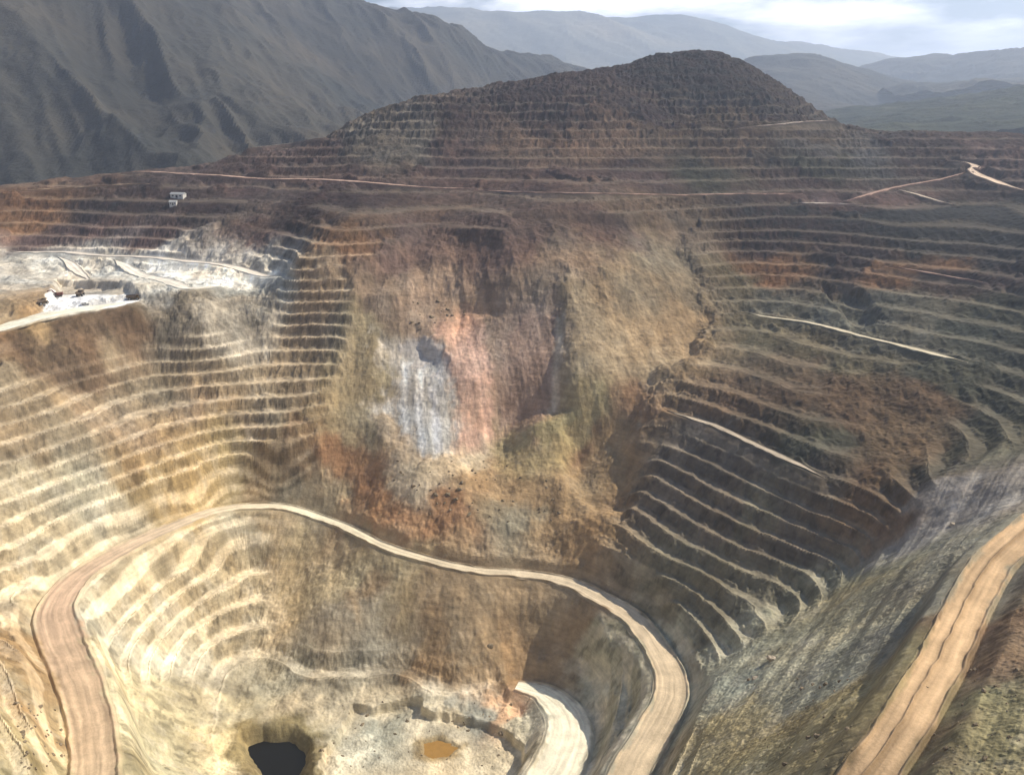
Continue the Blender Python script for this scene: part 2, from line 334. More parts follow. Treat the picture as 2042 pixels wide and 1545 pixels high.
# ------------------------------------------------------------------ rock colours, some with painted shade: samples spread over the ground plan
CP = []
def C(col, *uv):
    for u, v in uv: CP.append((*at(u, v), *col))
TAN = (.36, .27, .16); PALE = (.56, .475, .31); CREAMY = (.66, .56, .33); YEL = (.52, .37, .16); OCH = (.42, .27, .12); RUST = (.30, .145, .06)
BRN = (.20, .125, .07); MAUVE = (.15, .088, .075); DKM = (.075, .045, .042); GREY = (.27, .26, .20); GRN = (.24, .23, .155); DGRN = (.11, .11, .075); OLIVE = (.34, .28, .14); SAGE = (.37, .36, .26)
C(TAN, (60, 780), (150, 830), (300, 760), (450, 740), (560, 720), (60, 880), (560, 800)); C((.42, .30, .18), (250, 850), (400, 800), (500, 860))
C(YEL, (300, 960), (340, 1000), (420, 930), (400, 980), (480, 880)); C(OCH, (280, 930), (540, 900), (500, 960))
C(PALE, (60, 960), (150, 960), (200, 1000), (60, 1090), (150, 1080), (60, 1170), (220, 1060), (280, 1180), (340, 1120), (420, 1180), (480, 1100), (470, 1250), (300, 1280), (370, 1340), (220, 1270))
C((.66, .60, .45), (200, 1020), (320, 1210), (220, 1260), (310, 1310), (410, 1340), (370, 1310)); C(CREAMY, (300, 1380), (350, 1440), (400, 1490), (260, 1500), (450, 1400))
C(OCH, (40, 1260), (60, 1300), (40, 1400)); C(CREAMY, (80, 1420), (90, 1500)); C(OLIVE, (120, 1490), (30, 1500))
C(BRN, (60, 690), (150, 680), (250, 660)); C(OCH, (80, 660)); C((.30, .24, .16), (350, 640), (420, 620), (500, 620)); C((.36, .30, .21), (540, 650), (470, 650))
C((.45, .42, .36), (60, 560), (300, 570), (400, 545), (480, 550), (60, 520), (200, 530)); C((.66, .61, .53), (180, 510), (300, 515), (420, 525)); C((.36, .36, .32), (540, 590), (490, 570))
C(MAUVE, (100, 470), (300, 470), (200, 450), (500, 480)); C(DKM, (640, 400), (700, 390), (200, 420), (400, 420), (600, 440), (300, 400)); C((.34, .25, .16), (640, 520), (620, 600), (650, 560)); C(RUST, (70, 440), (690, 470))
C(MAUVE, (500, 350), (700, 350), (640, 300), (900, 350), (900, 300), (1100, 350), (1300, 350)); C((.26, .22, .17), (720, 270), (800, 290), (850, 260)); C(DKM, (900, 230), (1100, 230), (1300, 230), (1100, 180), (1400, 170), (1500, 200), (1350, 130), (1200, 130), (1250, 330))
C((.26, .16, .10), (1050, 290), (1180, 290), (1280, 270), (1450, 300)); C(BRN, (1450, 220), (1350, 260), (1650, 280)); C((.22, .2, .19), (1650, 300), (1720, 290), (1720, 320)); C(DGRN, (1400, 340), (1620, 330), (1700, 320))
C(MAUVE, (1800, 280), (1900, 300), (1980, 270), (1850, 340), (1600, 370), (1700, 390)); C((.34, .2, .17), (1650, 395), (1750, 390), (1960, 300)); C((.03, .027, .025), (1800, 430), (1980, 420), (1980, 500), (1850, 480), (1980, 460)); C(DKM, (1650, 450), (1600, 430), (1900, 540), (1980, 560), (1700, 520), (1560, 470)); C(RUST, (1540, 540), (1800, 540), (1900, 510))  # the near-black samples paint shadow onto the upper right benches
C((.20, .19, .14), (1550, 590), (1650, 610), (1750, 610), (1820, 600), (1780, 660)); C((.22, .18, .10), (1500, 660), (1600, 680), (1700, 720), (1480, 560)); C(BRN, (1550, 760), (1650, 760), (1700, 820), (1850, 800), (1450, 800), (1750, 960), (1800, 1020)); C((.22, .15, .085), (1800, 860), (1850, 900), (1790, 960), (1580, 730)); C(DGRN, (1620, 860), (1950, 650), (1980, 620), (1900, 740))
C((.15, .12, .09), (1350, 880), (1450, 930), (1550, 1000), (1350, 960), (1450, 1020), (1600, 1070)); C((.17, .155, .105), (1450, 1100), (1350, 1100), (1550, 1130), (1300, 1190), (1400, 1200), (1500, 1000)); C(GRN, (1600, 1180), (1550, 1260), (1650, 1240), (1750, 1150)); C(DGRN, (1980, 850), (1900, 900), (1960, 780)); C((.28, .25, .22), (1930, 980), (1850, 1050))
C(SAGE, (1500, 1290), (1600, 1290), (1550, 1370), (1480, 1400), (1700, 1280), (1640, 1340)); C(OLIVE, (1620, 1430), (1560, 1480), (1450, 1440), (1520, 1500), (1700, 1430), (1780, 1350), (1730, 1160)); C((.24, .22, .16), (1800, 1250), (1850, 1150), (1900, 1080))
C((.30, .26, .13), (1950, 1400), (1900, 1500), (1990, 1480)); C(BRN, (1960, 1330), (2000, 1250), (1850, 1490))
C(SAGE, (1230, 1270), (1250, 1320), (1180, 1380), (1240, 1420), (1230, 1480)); C((.40, .36, .28), (1210, 1500))
# slide
C(MAUVE, (850, 480), (950, 500), (1050, 460), (1200, 450), (780, 520)); C((.26, .18, .12), (760, 600), (820, 560), (1100, 500), (1350, 430)); C((.33, .22, .15), (880, 560), (900, 620)); C((.27, .22, .12), (720, 700), (720, 780), (690, 850), (700, 650))
C((.30, .20, .145), (1060, 620), (1080, 700), (1060, 780)); C((.31, .22, .12), (1170, 600), (1170, 700), (1250, 650), (1350, 600), (1380, 680), (1300, 720)); C((.24, .19, .12), (1330, 530), (1370, 560), (1250, 560))
C((.32, .25, .11), (1200, 780), (1100, 860), (1150, 830), (1020, 900)); C(RUST, (660, 900), (700, 960), (760, 970), (900, 1000), (860, 1040), (780, 1010)); C((.30, .19, .085), (960, 950), (1050, 990), (1150, 960), (1200, 900), (1230, 850), (1100, 1060), (1180, 1080)); C((.22, .12, .06), (1270, 770), (1200, 850))
C((.27, .23, .15), (600, 960), (640, 1000), (1020, 1040), (720, 1060)); C((.50, .41, .28), (830, 948), (800, 965), (870, 940), (930, 915))
C((.36, .29, .16), (600, 1100), (700, 1130), (560, 1200), (800, 1160), (640, 1180)); C((.27, .205, .125), (900, 1180), (1050, 1200), (1120, 1230), (950, 1240), (1000, 1300)); C((.30, .19, .09), (720, 1220), (1020, 1320), (880, 1300)); C((.27, .235, .17), (720, 1270), (780, 1290), (620, 1290))
C((.27, .19, .11), (1150, 1200), (1160, 1260), (1130, 1290), (1110, 1330), (1180, 1220))
# floor
C((.34, .32, .24), (480, 1370), (560, 1350), (450, 1410)); C((.46, .40, .28), (600, 1400), (650, 1430), (640, 1360)); C((.38, .36, .27), (760, 1420), (740, 1450)); C((.62, .54, .38), (700, 1480), (800, 1510), (740, 1390), (880, 1400), (960, 1500), (640, 1510)); C((.50, .45, .32), (1060, 1470), (1050, 1430), (1100, 1520)); C((.62, .40, .24), (1000, 1400), (990, 1385)); C((.38, .38, .32), (930, 1400))
W_OUT = (.20, .17, .12)
for a in range(0, 360, 20):
    for rr in (500, 1100):
        X, Yy = rr * math.sin(R(a)), rr * math.cos(R(a))
        if abs(((a + 180) % 360) - 180) > 50: CP.append((X, Yy, *W_OUT))
CP = np.array(CP)
PATCH = [
    (poly((1640, 415), (1760, 418), (1880, 412), (2050, 385), (2060, 500), (1960, 530), (1860, 505), (1720, 470)), (.050, .042, .040), 18, 8),  # soft near-black area: a shadow painted on the upper right benches
    (poly((770, 945), (830, 928), (905, 922), (960, 905), (985, 920), (900, 950), (820, 975), (775, 975)), (.46, .37, .24), 9, 4),
    (poly((450, 1440), (520, 1420), (600, 1425), (640, 1465), (636, 1640), (520, 1640), (462, 1520)), (.20, .16, .07), 9, 4),
    (poly((825, 1458), (880, 1446), (925, 1468), (920, 1492), (870, 1504), (832, 1494)), (.34, .25, .12), 5, 2),
    (poly((60, 505), (240, 500), (460, 525), (565, 545), (440, 575), (270, 590), (250, 556), (60, 552)), (.66, .62, .53), 8, 4),
    (poly((30, 640), (120, 615), (230, 600), (260, 610), (60, 650)), (.8, .76, .64), 5, 2),
    (poly((250, 520), (480, 530), (550, 545), (430, 565), (340, 560)), (.80, .76, .67), 8, 5),  # drawn areas of distinct rock and one painted shadow: polygon, colour, edge softness, wobble
    (poly((752, 640), (800, 655), (830, 665), (880, 690), (905, 700), (915, 900), (830, 918), (775, 880), (760, 760)), (.46, .43, .38), 14, 7),
    (poly((785, 690), (850, 680), (885, 760), (888, 880), (850, 915), (815, 870), (790, 780)), (.60, .55, .47), 15, 6),
    (poly((800, 690), (815, 690), (812, 790), (818, 890), (800, 860), (796, 760)), (.86, .82, .75), 4, 1.5),
    (poly((828, 690), (842, 690), (842, 800), (846, 905), (832, 905), (828, 800)), (.87, .83, .77), 4, 1.5),
    (poly((856, 735), (868, 735), (872, 820), (878, 880), (862, 890), (856, 800)), (.78, .74, .70), 4, 1.5),
    (poly((800, 650), (870, 645), (905, 690), (880, 730), (850, 700), (810, 700)), (.34, .33, .33), 6, 5),
    (poly((930, 580), (965, 585), (990, 700), (1000, 840), (930, 880), (900, 860), (900, 760), (880, 620)), (.56, .31, .23), 14, 5),
    (poly((1030, 590), (1110, 590), (1120, 700), (1100, 800), (1010, 840), (1000, 700)), (.30, .185, .14), 10, 4),
    (poly((1112, 600), (1130, 600), (1110, 780), (1095, 800)), (.46, .38, .28), 5, 1),
    (poly((112, 572), (255, 572), (275, 590), (262, 612), (200, 622), (60, 630), (70, 612)), (.88, .88, .87), 3, 1.5),
    (poly((385, 605), (470, 590), (558, 565), (562, 690), (520, 715), (430, 712), (400, 670)), (.47, .40, .30), 9, 4),
    (poly((750, 790), (780, 790), (800, 850), (860, 925), (800, 930), (740, 860)), (.34, .25, .16), 6, 3),
    (poly((1110, 830), (1150, 820), (1130, 870), (1060, 920), (1030, 890)), (.36, .32, .15), 8, 4),
]
def rock_colour(x, y, z, tread, slide, sl, up, low, n_mid, n_sm, lump, on_road):
    wx = x + 9 * n_mid + 3 * n_sm + 10 * lump; wy = y + 9 * lump + 3 * n_sm - 6 * n_mid
    out = np.empty((len(x), 3), np.float32)
    for i in range(0, len(x), 60000):
        s = slice(i, i + 60000)
        d2 = (wx[s, None] - CP[:, 0]) ** 2 + (wy[s, None] - CP[:, 1]) ** 2 + 40.
        w = d2 ** -2.2; out[s] = (w @ CP[:, 2:]) / w.sum(1)[:, None]
    st0 = fbm(x * .97 + .18 * y, y * .05, 3.5, 4, 29)
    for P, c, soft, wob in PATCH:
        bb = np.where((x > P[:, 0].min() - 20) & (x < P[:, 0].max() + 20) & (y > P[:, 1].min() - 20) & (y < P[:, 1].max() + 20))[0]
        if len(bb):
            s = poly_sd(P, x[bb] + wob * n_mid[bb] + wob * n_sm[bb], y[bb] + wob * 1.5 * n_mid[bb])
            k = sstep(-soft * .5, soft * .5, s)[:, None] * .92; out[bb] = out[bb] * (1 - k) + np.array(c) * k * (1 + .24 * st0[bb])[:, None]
    lum = out.mean(1)[:, None]; pull = (.26 * slide * (lum[:, 0] < .45))[:, None]
    out = out * (1 - pull) + lum * np.array((1.38, 1.0, .60)) * pull
    out *= (1 - .42 * sstep(90, 180, x) * sstep(-215, -185, z) * (1 - sstep(-5, 10, poly_sd(NOBENCH[2], x, y))))[:, None]  # right wall darkened in its colour, standing in for shade
    out *= (1 - .46 * sstep(-118, -90, z) * (1 - sstep(.45, .6, lum[:, 0])))[:, None]  # cloud shadow over the upper benches and hill, painted into their colour
    out *= (1 + .24 * slide * (lum[:, 0] < .45) * (1 - .8 * sstep(-175, -130, z)))[:, None]
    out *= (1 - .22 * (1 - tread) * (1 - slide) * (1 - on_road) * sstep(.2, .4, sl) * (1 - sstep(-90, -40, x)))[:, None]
    # mottling: whole blocks of different rock, and streaks that run down the slide
    flank = sstep(-8, 12, poly_sd(NOBENCH[2], x, y))
    bl = fbm(x, y, 14, 4, 21); bl2 = fbm(x, y, 5, 3, 22); hue = fbm(x, y, 30, 3, 23)
    st = fbm(x * .97 + .18 * y, y * .07, 4.5, 4, 24)
    k = 1 + .22 * bl * (1 - .6 * slide) * (1 - .5 * flank) + .16 * bl2 * (1 - .6 * flank) * (1 - .5 * slide) + slide * (.22 * st * (.55 * up + .45 * low + .2))
    out *= np.clip(k, .35, 1.9)[:, None]
    out[:, 0] *= 1 + .08 * hue; out[:, 2] *= 1 - .10 * hue
    flank = sstep(-8, 12, poly_sd(NOBENCH[2], x, y))
    fs = fbm((x * .748 - y * .663), (x * .663 + y * .748) * .08, 5.5, 4, 26)
    out *= (1 + flank * (.30 * fs + .12))[:, None]
    # dark broken rock and brush lodged on the faces
    sp = sstep(.15, .60, fbm(x, y, 4.8, 4, 27, gain=.65)) * (1 - tread) * (1 - slide) * (1 - on_road) * (1 - .8 * flank) * sstep(.2, .45, sl)
    out *= (1 - .36 * sp)[:, None]
    sp2 = sstep(.15, .6, fbm(x + 50, y, 7.5, 4, 28, gain=.6)) * (1 - on_road) * (1 - .6 * slide) * sstep(.2, .4, sl)
    out = out + (np.array((.55, .50, .40)) - out) * (.28 * sp2 * sstep(.1, .4, out.mean(1)))[:, None]
    g = out.mean(1)[:, None]; out = g * np.array((1.05, 1.0, .92)) * .12 + out * .88
    # bench treads carry pale crushed dust
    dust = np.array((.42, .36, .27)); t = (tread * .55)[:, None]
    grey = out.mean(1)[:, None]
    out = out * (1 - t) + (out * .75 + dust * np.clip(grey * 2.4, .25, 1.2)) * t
    return np.clip(out, .02, .88)

# ------------------------------------------------------------------ mesh helpers
def grid_mesh(name, X, Yy, Z, cols=None, wrap=False, attrs=None, smooth=False):
    nr, nc = X.shape
    me = bpy.data.meshes.new(name); co = np.stack((X, Yy, Z), -1).reshape(-1, 3).astype(np.float32)
    i = np.arange(nr - 1)[:, None]; j = np.arange(nc if wrap else nc - 1)[None]
    j2 = (j + 1) % nc
    q = np.stack((i * nc + j, i * nc + j2, (i + 1) * nc + j2, (i + 1) * nc + j), -1).reshape(-1, 4).astype(np.int32)
    me.vertices.add(len(co)); me.vertices.foreach_set('co', co.ravel())
    me.loops.add(q.size); me.loops.foreach_set('vertex_index', q.ravel())
    me.polygons.add(len(q)); me.polygons.foreach_set('loop_start', np.arange(0, q.size, 4, dtype=np.int32))
    try: me.polygons.foreach_set('loop_total', np.full(len(q), 4, np.int32))
    except Exception: pass
    me.update(calc_edges=True)
    me.polygons.foreach_set('use_smooth', np.full(len(q), smooth, bool))
    if cols is not None:
        at_ = me.attributes.new('rock', 'FLOAT_COLOR', 'POINT')
        at_.data.foreach_set('color', np.concatenate((cols.reshape(-1, 3), np.ones((len(co), 1))), 1).astype(np.float32).ravel())
    me.validate()
    return me
def link(name, me, mat=None, parent=None, **props):
    o = bpy.data.objects.new(name, me); COL.objects.link(o)
    if mat is not None and me is not None: me.materials.append(mat)
    if parent is not None: o.parent = parent
    for k, v in props.items(): o[k] = v
    return o

# ------------------------------------------------------------------ materials
def newmat(name):
    m = bpy.data.materials.new(name); m.use_nodes = True; nt = m.node_tree; nt.nodes.clear()
    o = nt.nodes.new('ShaderNodeOutputMaterial'); b = nt.nodes.new('ShaderNodeBsdfPrincipled')
    nt.links.new(b.outputs[0], o.inputs[0]); return m, nt, b
def rock_mat(name, attr=True, col=(.3, .25, .2), s1=.25, s2=1.1, amt=.5, bump=.6, strata=0.0, dist=1.0):
    m, nt, b = newmat(name); N = nt.nodes; K = nt.links
    b.inputs['Roughness'].default_value = .95; b.inputs['Specular IOR Level'].default_value = .12
    g = N.new('ShaderNodeNewGeometry')
    def noise(scale, det, rough=.6, vec=None):
        t = N.new('ShaderNodeTexNoise'); t.inputs['Scale'].default_value = scale; t.inputs['Detail'].default_value = det; t.inputs['Roughness'].default_value = rough
        K.new(vec or g.outputs['Position'], t.inputs['Vector']); return t
    def ramp(src, lo, hi, p0=.3, p1=.7):
        r = N.new('ShaderNodeMapRange'); r.inputs[1].default_value = p0; r.inputs[2].default_value = p1; r.inputs[3].default_value = lo; r.inputs[4].default_value = hi
        K.new(src, r.inputs[0]); return r
    n1 = noise(s1, 6); n2 = noise(s2, 4, .7)
    mp = N.new('ShaderNodeMapping'); mp.inputs['Scale'].default_value = (.035, .035, .55); K.new(g.outputs['Position'], mp.inputs[0])
    n3 = noise(1.0, 5, .65, mp.outputs[0])
    r1 = ramp(n1.outputs['Fac'], 1 - amt, 1 + amt); r2 = ramp(n2.outputs['Fac'], 1 - amt * .6, 1 + amt * .6); r3 = ramp(n3.outputs['Fac'], 1 - strata, 1 + strata)
    a = N.new('ShaderNodeMath'); a.operation = 'MULTIPLY'; K.new(r1.outputs[0], a.inputs[0]); K.new(r2.outputs[0], a.inputs[1])
    a2 = N.new('ShaderNodeMath'); a2.operation = 'MULTIPLY'; K.new(a.outputs[0], a2.inputs[0]); K.new(r3.outputs[0], a2.inputs[1])
    if attr:
        at_ = N.new('ShaderNodeAttribute'); at_.attribute_name = 'rock'; src = at_.outputs['Color']
    else:
        rg = N.new('ShaderNodeRGB'); rg.outputs[0].default_value = (*col, 1); src = rg.outputs[0]
    vm = N.new('ShaderNodeVectorMath'); vm.operation = 'SCALE'; K.new(src, vm.inputs[0]); K.new(a2.outputs[0], vm.inputs['Scale'])
    K.new(vm.outputs[0], b.inputs['Base Color'])
    bp = N.new('ShaderNodeBump'); bp.inputs['Strength'].default_value = bump; bp.inputs['Distance'].default_value = dist
    ad = N.new('ShaderNodeMath'); ad.operation = 'ADD'; K.new(n1.outputs['Fac'], ad.inputs[0]); K.new(n2.outputs['Fac'], ad.inputs[1])
    K.new(ad.outputs[0], bp.inputs['Height']); K.new(bp.outputs[0], b.inputs['Normal'])
    return m
def plain(name, col, rough=.6, metal=0., noise_amt=.15, sc_=2.0):
    m, nt, b = newmat(name); N = nt.nodes; K = nt.links
    t = N.new('ShaderNodeTexNoise'); t.inputs['Scale'].default_value = sc_; t.inputs['Detail'].default_value = 4
    tc = N.new('ShaderNodeTexCoord'); K.new(tc.outputs['Object'], t.inputs['Vector'])
    r = N.new('ShaderNodeMapRange'); r.inputs[1].default_value = .3; r.inputs[2].default_value = .7; r.inputs[3].default_value = 1 - noise_amt; r.inputs[4].default_value = 1 + noise_amt
    K.new(t.outputs['Fac'], r.inputs[0])
    rg = N.new('ShaderNodeRGB'); rg.outputs[0].default_value = (*col, 1)
    vm = N.new('ShaderNodeVectorMath'); vm.operation = 'SCALE'; K.new(rg.outputs[0], vm.inputs[0]); K.new(r.outputs[0], vm.inputs['Scale'])
    K.new(vm.outputs[0], b.inputs['Base Color']); b.inputs['Roughness'].default_value = rough; b.inputs['Metallic'].default_value = metal
    return m
M_ROCK = rock_mat('broken_rock', strata=.18, amt=.26, s1=.10, s2=.42, bump=.35)
M_ROAD = rock_mat('packed_dirt', amt=.14, bump=.25, s1=.12, s2=.9)
M_MTN = rock_mat('scrub_mountain', amt=.22, s1=.02, s2=.11, bump=.4, dist=8.)

# ------------------------------------------------------------------ terrain (rings round the lookout, finer where the pit is)
LOD = globals().get('LOD', 1.0)
dense = np.arange(-38, 38.001, .075 / LOD); rest = np.concatenate((np.arange(38.25, 72, .25), np.arange(72, 288, 1.6), np.arange(288, 321.9, .25)))
AZ = np.radians(np.concatenate((dense, rest)))
RAD = np.concatenate((np.geomspace(3, 150, int(60 * LOD))[:-1], np.geomspace(150, 1150, int(1150 * LOD))[:-1], np.geomspace(1150, 1400, int(70 * LOD))))
RR, AA = np.meshgrid(RAD, AZ, indexing='ij')
TX, TY = (RR * np.sin(AA)).ravel(), (RR * np.cos(AA)).ravel()
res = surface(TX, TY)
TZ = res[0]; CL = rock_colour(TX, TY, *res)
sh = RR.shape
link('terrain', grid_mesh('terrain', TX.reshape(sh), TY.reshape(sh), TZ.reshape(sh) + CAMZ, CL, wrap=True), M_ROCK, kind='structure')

def ground_z(x, y):
    return float(surface(np.array([x], float), np.array([y], float))[0][0]) + CAMZ
# valley floor round the mine, out to the horizon
rad = np.geomspace(1330, 20000, 90); az = np.radians(np.arange(0, 360, 2.0)); rr, aa = np.meshgrid(rad, az, indexing='ij')
gx, gy = rr * np.sin(aa), rr * np.cos(aa)
gz = -150 + 25 * fbm(gx, gy, 900, 4, 31) - 60 * sstep(1330, 2500, rr)
gz[0] = -260
gc = np.array((.10, .11, .065)) * (1 + .3 * fbm(gx, gy, 500, 4, 32))[..., None]
link('ground', grid_mesh('ground', gx, gy, gz + CAMZ, gc, wrap=True, smooth=True), M_MTN, kind='structure')

# ------------------------------------------------------------------ roads as sheets with windrows and ruts
def build_road(r):
    c, w, z = r['c'], r['w'], r['z']; n = len(c)
    tan = np.gradient(c, axis=0); tan /= np.linalg.norm(tan, axis=1)[:, None] + 1e-9; nor = np.stack((-tan[:, 1], tan[:, 0]), 1)
    nor = np.stack((smooth1(nor[:, 0], 4), smooth1(nor[:, 1], 4)), 1)
    minor = r['name'] in ('bench', 'plat')
    if minor:
        e = np.minimum(np.arange(n), np.arange(n)[::-1]) * 2.5; w = w * (.25 + .75 * sstep(0, 28, e)) * (1 + .22 * fbm(c[:, 0], c[:, 1], 12, 2, 43)); z = z - .35 * (1 - sstep(0, 12, e))
    s = np.linspace(-1.22, 1.22, 49); X = c[:, None, 0] + nor[:, None, 0] * s * w[:, None]; Yy = c[:, None, 1] + nor[:, None, 1] * s * w[:, None]
    wob = fbm(X, Yy, 7., 4, 41, gain=.6)
    X = X + nor[:, None, 0] * wob * .45; Yy = Yy + nor[:, None, 1] * wob * .45
    a = np.abs(s)[None]
    Z = z[:, None] + r['berm'] * np.exp(-((a - 1.0) / .07) ** 2) * (1 + .35 * wob) - .55 * sstep(1.05, 1.22, a) - .06 * np.exp(-((a - .45) / .12) ** 2)
    cl = np.array(r['col'], float)
    if cl.ndim == 1: cl = cl[None]
    cl = np.stack([np.interp(np.linspace(0, 1, n), np.linspace(0, 1, len(cl)), cl[:, q]) for q in range(3)], 1)
    col = np.ones(X.shape + (3,)) * cl[:, None]
    k = 1 + .10 * fbm(X, Yy, 9, 3, 42) + .12 * np.exp(-((a - .45) / .15) ** 2)
    if r['spec'] == 'double':
        sp = np.exp(-((s[None] - .15) / .06) ** 2); Z = Z + 1.0 * sp
        col = col * (1 - .30 * np.exp(-((s[None] - .12) / .18) ** 2))[..., None]
    tc = rock_colour(X.ravel(), Yy.ravel(), *surface(X.ravel(), Yy.ravel())).reshape(X.shape + (3,))
    edge = sstep(.80, 1.08, a + .22 * wob + .1 * fbm(X, Yy, 1.6, 2, 44))[..., None]
    SS = s[None] * w[:, None] + 0 * X; AL = np.arange(n)[:, None] * 2.5 + 0 * X
    rut = fbm(SS * 1.0, AL * .03, .9, 3, 46); k = k + .17 * rut; Z = Z + .06 * rut
    k = k + .07 * fbm(X, Yy, 2.2, 3, 45) - .10 * np.exp(-((a - .72) / .08) ** 2)
    col = col * k[..., None]; col = col * (1 - edge) + (col * .15 + tc * .8) * edge
    link('road', grid_mesh('road', X, Yy, Z + CAMZ, np.clip(col, .02, .88), smooth=True), M_ROAD, kind='structure')
for r in ROADS: build_road(r)

# ------------------------------------------------------------------ water
def at_real(u, v):                 # first place on the built surface seen through a pixel
    p0 = at(u, v); d = ray(u, v); t0 = p0[1] / d[1]
    t = np.arange(t0 - 50, t0 + 60, .5); z = surface(t * d[0], t * d[1])[0]
    k = np.where((t * d[2])[:-1] - z[:-1] > 0)[0]; hit = np.where(((t * d[2])[:-1] > z[:-1]) & ((t * d[2])[1:] <= z[1:]))[0]
    i = hit[0] if len(hit) else int(np.argmin(np.abs(t * d[2] - z)))
    return Vector((d[0] * t[i], d[1] * t[i], z[i] + CAMZ))
def water(name, P, z, mat):
    c = P.mean(0); me = bpy.data.meshes.new(name)
    me.from_pydata([(*p, z) for p in P], [], [tuple(range(len(P)))]); me.update()
    link(name, me, mat, kind='structure')
def water_mat(name, col, rough):
    m, nt, b = newmat(name); N = nt.nodes; K = nt.links
    b.inputs['Roughness'].default_value = rough; b.inputs['Specular IOR Level'].default_value = .22
    t = N.new('ShaderNodeTexNoise'); t.inputs['Scale'].default_value = .35; t.inputs['Detail'].default_value = 4
    g = N.new('ShaderNodeNewGeometry'); K.new(g.outputs['Position'], t.inputs['Vector'])
    r = N.new('ShaderNodeValToRGB'); r.color_ramp.elements[0].color = (*[c * .8 for c in col], 1); r.color_ramp.elements[1].color = (*[c * 1.25 for c in col], 1)
    K.new(t.outputs['Fac'], r.inputs[0]); K.new(r.outputs[0], b.inputs['Base Color'])
    bp = N.new('ShaderNodeBump'); bp.inputs['Strength'].default_value = .15; bp.inputs['Distance'].default_value = .1
    K.new(t.outputs['Fac'], bp.inputs['Height']); K.new(bp.outputs[0], b.inputs['Normal'])
    return m
POND = closed(CUTS[4][0], 4)
_pc = POND.mean(0); water('water', _pc + (POND - _pc) * 1.05, float(surface(_pc[:1], _pc[1:])[0][0]) + CAMZ + 2.3, water_mat('dark_pit_water', (.004, .004, .004), .3))
PUD = closed(CUTS[5][0], 1.5)
_pc = PUD.mean(0); water('water', _pc + (PUD - _pc) * 1.1, float(surface(_pc[:1], _pc[1:])[0][0]) + CAMZ + .7, water_mat('amber_water', (.34, .19, .05), .35))

# ------------------------------------------------------------------ machines, sheds and boulders
M_YEL = plain('worn_yellow_paint', (.16, .10, .03), .6); M_DARK = plain('dark_steel', (.035, .033, .032), .55); M_TYRE = plain('tyre_rubber', (.02, .02, .02), .85)
M_WHT = plain('dusty_white_paint', (.62, .60, .56), .45); M_GLS = plain('cab_glass', (.02, .025, .03), .08, 0, 0); M_RED = plain('rusty_red_paint', (.16, .045, .03), .55)
M_BED = plain('dusty_dump_bed', (.12, .085, .06), .7); M_RIM = plain('grey_rim', (.25, .24, .22), .5); M_ROOF = plain('metal_roof', (.50, .50, .49), .4, .3)
M_BLD = rock_mat('boulder_rock', attr=False, col=(.24, .19, .13), s1=.5, s2=2., amt=.4); M_BLD2 = rock_mat('pale_boulder_rock', attr=False, col=(.50, .42, .33), s1=.5, s2=2., amt=.3)
import bmesh
def bx(bm, x0, x1, y0, y1, z0, z1, bev=.06, top=None):
    vs = [bm.verts.new((x, y, z)) for z in (z0, z1) for y in (y0, y1) for x in (x0, x1)]
    if top:                         # taper or slant the upper face: (dx0, dx1, dy)
        for q in (4, 6): vs[q].co.x += top[0]
        for q in (5, 7): vs[q].co.x += top[1]
        for q in (4, 5): vs[q].co.y += top[2]
        for q in (6, 7): vs[q].co.y -= top[2]
    fs = [bm.faces.new([vs[i] for i in f]) for f in ((0, 2, 3, 1), (4, 5, 7, 6), (0, 1, 5, 4), (2, 6, 7, 3), (0, 4, 6, 2), (1, 3, 7, 5))]
    if bev: bmesh.ops.bevel(bm, geom=list({e for f in fs for e in f.edges}), offset=bev, segments=1, affect='EDGES', clamp_overlap=True)
def cyl(bm, c, r, w, axis='y', n=20, r2=None):
    m = Matrix.Translation(c) @ (Matrix.Rotation(R(90), 4, 'X') if axis == 'y' else Matrix.Rotation(R(90), 4, 'Y') if axis == 'x' else Matrix())
    bmesh.ops.create_cone(bm, cap_ends=True, segments=n, radius1=r, radius2=r if r2 is None else r2, depth=w, matrix=m)
def beam(bm, a, b, w, h):
    a, b = Vector(a), Vector(b); d = (b - a); l = d.length; q = d.to_track_quat('X', 'Z').to_matrix().to_4x4()
    b2 = bmesh.new(); bx(b2, 0, l, -w / 2, w / 2, -h / 2, h / 2, .05); b2.transform(Matrix.Translation(a) @ q)
    t = bpy.data.meshes.new('t'); b2.to_mesh(t); bm.from_mesh(t); b2.free(); bpy.data.meshes.remove(t)
def part(name, fn, mat, parent, loc=(0, 0, 0)):
    bm = bmesh.new(); fn(bm); bmesh.ops.recalc_face_normals(bm, faces=bm.faces); me = bpy.data.meshes.new(name); bm.to_mesh(me); bm.free()
    o = link(name, me, mat, parent); o.location = loc; return o
def thing(name, label, cat, group=None):
    o = link(name, None, label=label, category=cat)
    if group: o['group'] = group
    return o
def copy_tree(o, parent=None):
    c = o.copy(); COL.objects.link(c); c.parent = parent
    for ch in list(o.children): copy_tree(ch, c)
    return c
def wheel(root, x, y, r, w):
    t = part('wheel', lambda b: cyl(b, (0, 0, 0), r, w), M_TYRE, root, (x, y, r))
    part('rim', lambda b: (cyl(b, (0, 0, 0), r * .55, w + .06), cyl(b, (0, 0, 0), r * .2, w + .2)), M_RIM, t)
